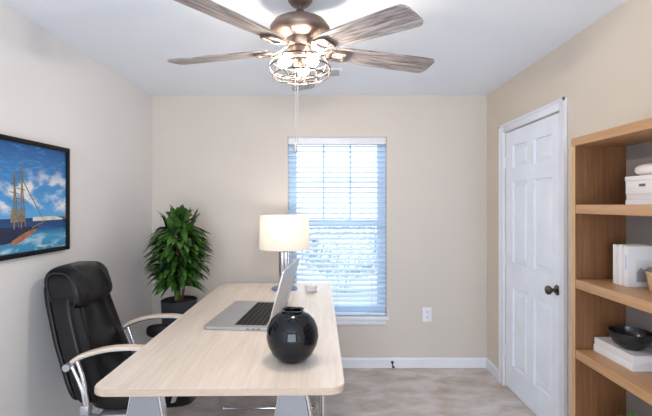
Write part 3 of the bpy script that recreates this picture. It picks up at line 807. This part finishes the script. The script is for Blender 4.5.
# lower compartment: two flat books and a bowl
b1 = book('book', (1.268, 1.700, .7706), (.150, .250, .030), M['paper'], 'lower of the two large white books under the black bowl', group='books under the black bowl')
b2 = book('book', (1.270, 1.697, .8010), (.150, .250, .034), M['paper2'], 'upper of the two large white books, with the black bowl on it', group='books under the black bowl')
bm = bmesh.new()
for q in range(9): box(bm, (.030, .10+q*.012, .034), (.037, .109+q*.012, .0346))
finish('cover_lettering', bm, M['ink'], b2)
bw = olathe('bowl', [(0, 0), (.040, 0), (.046, .003), (.074, .022), (.088, .048), (.091, .070), (.0885, .070), (.085, .050), (.070, .027), (.040, .010), (0, .008)], M['bowl'], n=56, angle=70)
bw.scale = (.9, .9, 1.03); bw.location = (1.332, 1.80, .8352); tag(bw, 'black bowl resting on the stacked white books on the shelf', 'bowl')
# small plant low in the bookcase
sp_ = root('shelf_plant', 'small green leafy plant on the low shelf of the bookcase', 'plant', (1.305, 1.735, .4156))
olathe('pot', [(0, 0), (.03, 0), (.042, .08), (.044, .085), (.038, .085), (.036, .075), (0, .075)], M['paper'], sp_, n=28)
olathe('soil', [(0, .0755), (.0355, .0765), (0, .080)], M['soil'], sp_, n=20)
bm = bmesh.new(); rnd = random.Random(9)
for i in range(46):
    az = i*2.4; el = rnd.uniform(.2, 1.3); leaf(bm, Vector((.01*math.cos(az), .01*math.sin(az), .08+rnd.uniform(0, .03))), Vector((math.cos(az)*math.cos(el), math.sin(az)*math.cos(el), math.sin(el))), rnd.uniform(.07, .10), .013, .35)
finish('foliage', bm, mat('bright_leaf', (.10, .32, .04), .5), sp_, True)

# ---------------------------------------------------------------- ceiling fan
FX, FY = -.124, 1.89
zb = 2.166
fan = root('ceiling_fan', 'five-blade ceiling fan with weathered wood blades and a caged light', 'fan', (FX, FY, H))
def Z(z): return z-H
olathe('canopy', [(0, 0), (.062, 0), (.062, -.012), (.056, -.040), (.040, -.058), (.016, -.062), (0, -.062)], M['bronze'], fan, n=48)
olathe('downrod', [(.0115, -.06), (.0115, Z(2.345))], M['bronze'], fan, n=20)
olathe('coupling', [(.014, Z(2.362)), (.020, Z(2.355)), (.024, Z(2.335)), (.034, Z(2.322)), (.0, Z(2.322))], M['bronze'], fan, n=32)
olathe('motor_housing', [(0, Z(2.324)), (.05, Z(2.324)), (.090, Z(2.314)), (.122, Z(2.296)), (.138, Z(2.272)), (.136, Z(2.252)), (.118, Z(2.236)), (.080, Z(2.226)), (.0, Z(2.224))], M['bronze'], fan, n=64, angle=60)
olathe('flywheel', [(0, Z(2.226)), (.062, Z(2.226)), (.062, Z(2.21)), (.052, Z(2.185)), (.045, Z(2.18)), (0, Z(2.18))], M['nickel'], fan, n=48)
olathe('switch_housing', [(0, Z(2.18)), (.055, Z(2.18)), (.058, Z(2.17)), (.058, Z(2.135)), (.05, Z(2.13)), (0, Z(2.13))], M['nickel'], fan, n=40)
# blades
def blade_bm():
    bm = bmesh.new(); x0, x1 = .155, .70
    pts = []
    for x, w in ((x0, .045), (x0+.04, .054), (.35, .062), (.55, .068)): pts.append((x, w))
    out = [(x, -w) for x, w in pts]
    n = 8; r = .034
    for cx, cy, a0 in ((x1-r, -.070+r, -PI/2), (x1-r, .070-r, 0)):
        for k in range(n+1): a = a0+PI/2*k/n; out.append((cx+r*math.cos(a), cy+r*math.sin(a)))
    out += [(x, w) for x, w in reversed(pts)]
    prism(bm, out, -.004, .004)
    return bm
def iron_bm():
    bm = bmesh.new()
    sweep(bm, smoothpts([(.045, 0, .022), (.085, 0, .012), (.12, -.012, -.008), (.15, -.028, -.010)], 5), rrect(.018, .008, 4))
    sweep(bm, smoothpts([(.045, 0, .022), (.085, 0, .012), (.12, .012, -.008), (.15, .028, -.010)], 5), rrect(.018, .008, 4))
    # open rounded loop under the blade root
    lp_ = roundrect(.14, -.036, .225, .036, .016, 4)
    sweep(bm, [(x, y, -.010) for x, y in lp_], rrect(.016, .010, 4), closed=True)
    for x, y in ((.165, -.036), (.165, .036), (.215, 0)): lathe(bm, [(.006, -.017), (.006, -.003)], (x, y, 0), 10)
    return bm
pb = finish('blade', blade_bm(), M['blade'], fan, True, 40); pi_ = finish('blade_iron', iron_bm(), M['nickel'], pb, True, 50)
angs = [(19.5, 0, .99), (92, 0, .94), (165, 0, .96), (235.5, 1.5, 1.0), (-48, 5.0, .92)]
for k, (a, droop, sc) in enumerate(angs):
    if k == 0: b_ = pb
    else:
        b_ = pb.copy(); C.objects.link(b_); b_.parent = fan
        i_ = pi_.copy(); C.objects.link(i_); i_.parent = b_
    mtx = Matrix.Translation((0, 0, Z(zb)+.012)) @ Matrix.Rotation(R(a), 4, 'Z') @ Matrix.Rotation(R(droop), 4, 'Y') @ Matrix.Rotation(R(-11), 4, 'X') @ Matrix.Scale(sc, 4, (1, 0, 0))
    b_.matrix_local = mtx
# cage light
bm = bmesh.new()
rings = [(.090, 2.140), (.128, 2.122), (.140, 2.090), (.124, 2.054), (.085, 2.040)]
for r, z in rings: sweep(bm, [(r*math.cos(2*PI*k/48), r*math.sin(2*PI*k/48), Z(z)) for k in range(48)], circ(.0026, 6), closed=True)
for k in range(8):
    a = 2*PI*k/8+.25; ca, sa = math.cos(a), math.sin(a)
    sweep(bm, smoothpts([(r*ca, r*sa, Z(z)) for r, z in ((.052, 2.150), (.090, 2.140), (.128, 2.122), (.141, 2.090), (.125, 2.054), (.085, 2.040), (.01, 2.034))], 4), circ(.0026, 6))
cage = finish('light_cage', bm, M['wire'], fan, True, 60)
olathe('finial', [(0, Z(2.042)), (.012, Z(2.040)), (.012, Z(2.028)), (.006, Z(2.02)), (0, Z(2.018))], M['nickel'], cage, n=20)
olathe('centre_stem', [(.006, Z(2.13)), (.006, Z(2.04))], M['nickel'], cage, n=12)
for k in range(3):
    a = R(200+120*k); d = Vector((math.cos(a), math.sin(a), 0)); t = bmesh.new()
    lathe(t, [(0, 0), (.016, 0), (.016, .022), (0, .022)], n=20)
    mt_ = Matrix.Translation(Vector((d.x*.028, d.y*.028, Z(2.125)))) @ (Vector((d.x, d.y, -.35)).to_track_quat('Z', 'Y').to_matrix().to_4x4())
    bmesh.ops.transform(t, matrix=mt_, verts=t.verts); sk = finish('bulb_socket', t, M['nickel'], fan, True, 50)
    t = bmesh.new(); lathe(t, [(0, .0222), (.012, .0222), (.016, .034), (.024, .050), (.024, .062), (.015, .074), (0, .078)], n=20)
    bmesh.ops.transform(t, matrix=mt_, verts=t.verts); finish('light_bulb', t, M['bulb'], sk, True, 80)
for (x, y, zt, zl, nm) in ((-.018, -.05, 2.135, 1.732, 0), (-.008, -.035, 2.135, 1.69, 1)):
    bm = bmesh.new(); sweep(bm, [(x, y, Z(zt)), (x, y, Z(zl))], circ(.0008, 6))
    k = zl
    while k < zt: superell(bm, (.0036, .0036, .0036), 1, 1, None, 6, 4, (x, y, Z(k))); k += .012
    pc = finish('pull_chain', bm, M['silver'], fan)
    if nm == 0: olathe('pull_knob', [(0, Z(zl)+.004), (.003, Z(zl)), (.008, Z(zl)-.018), (.0095, Z(zl)-.028), (.006, Z(zl)-.036), (0, Z(zl)-.038)], M['silver'], pc, (x, y, 0), 16, 80)
    else: olathe('pull_knob', [(0, Z(zl)), (.003, Z(zl)-.004), (.004, Z(zl)-.022), (0, Z(zl)-.026)], M['plate'], pc, (x, y, 0), 12, 80)
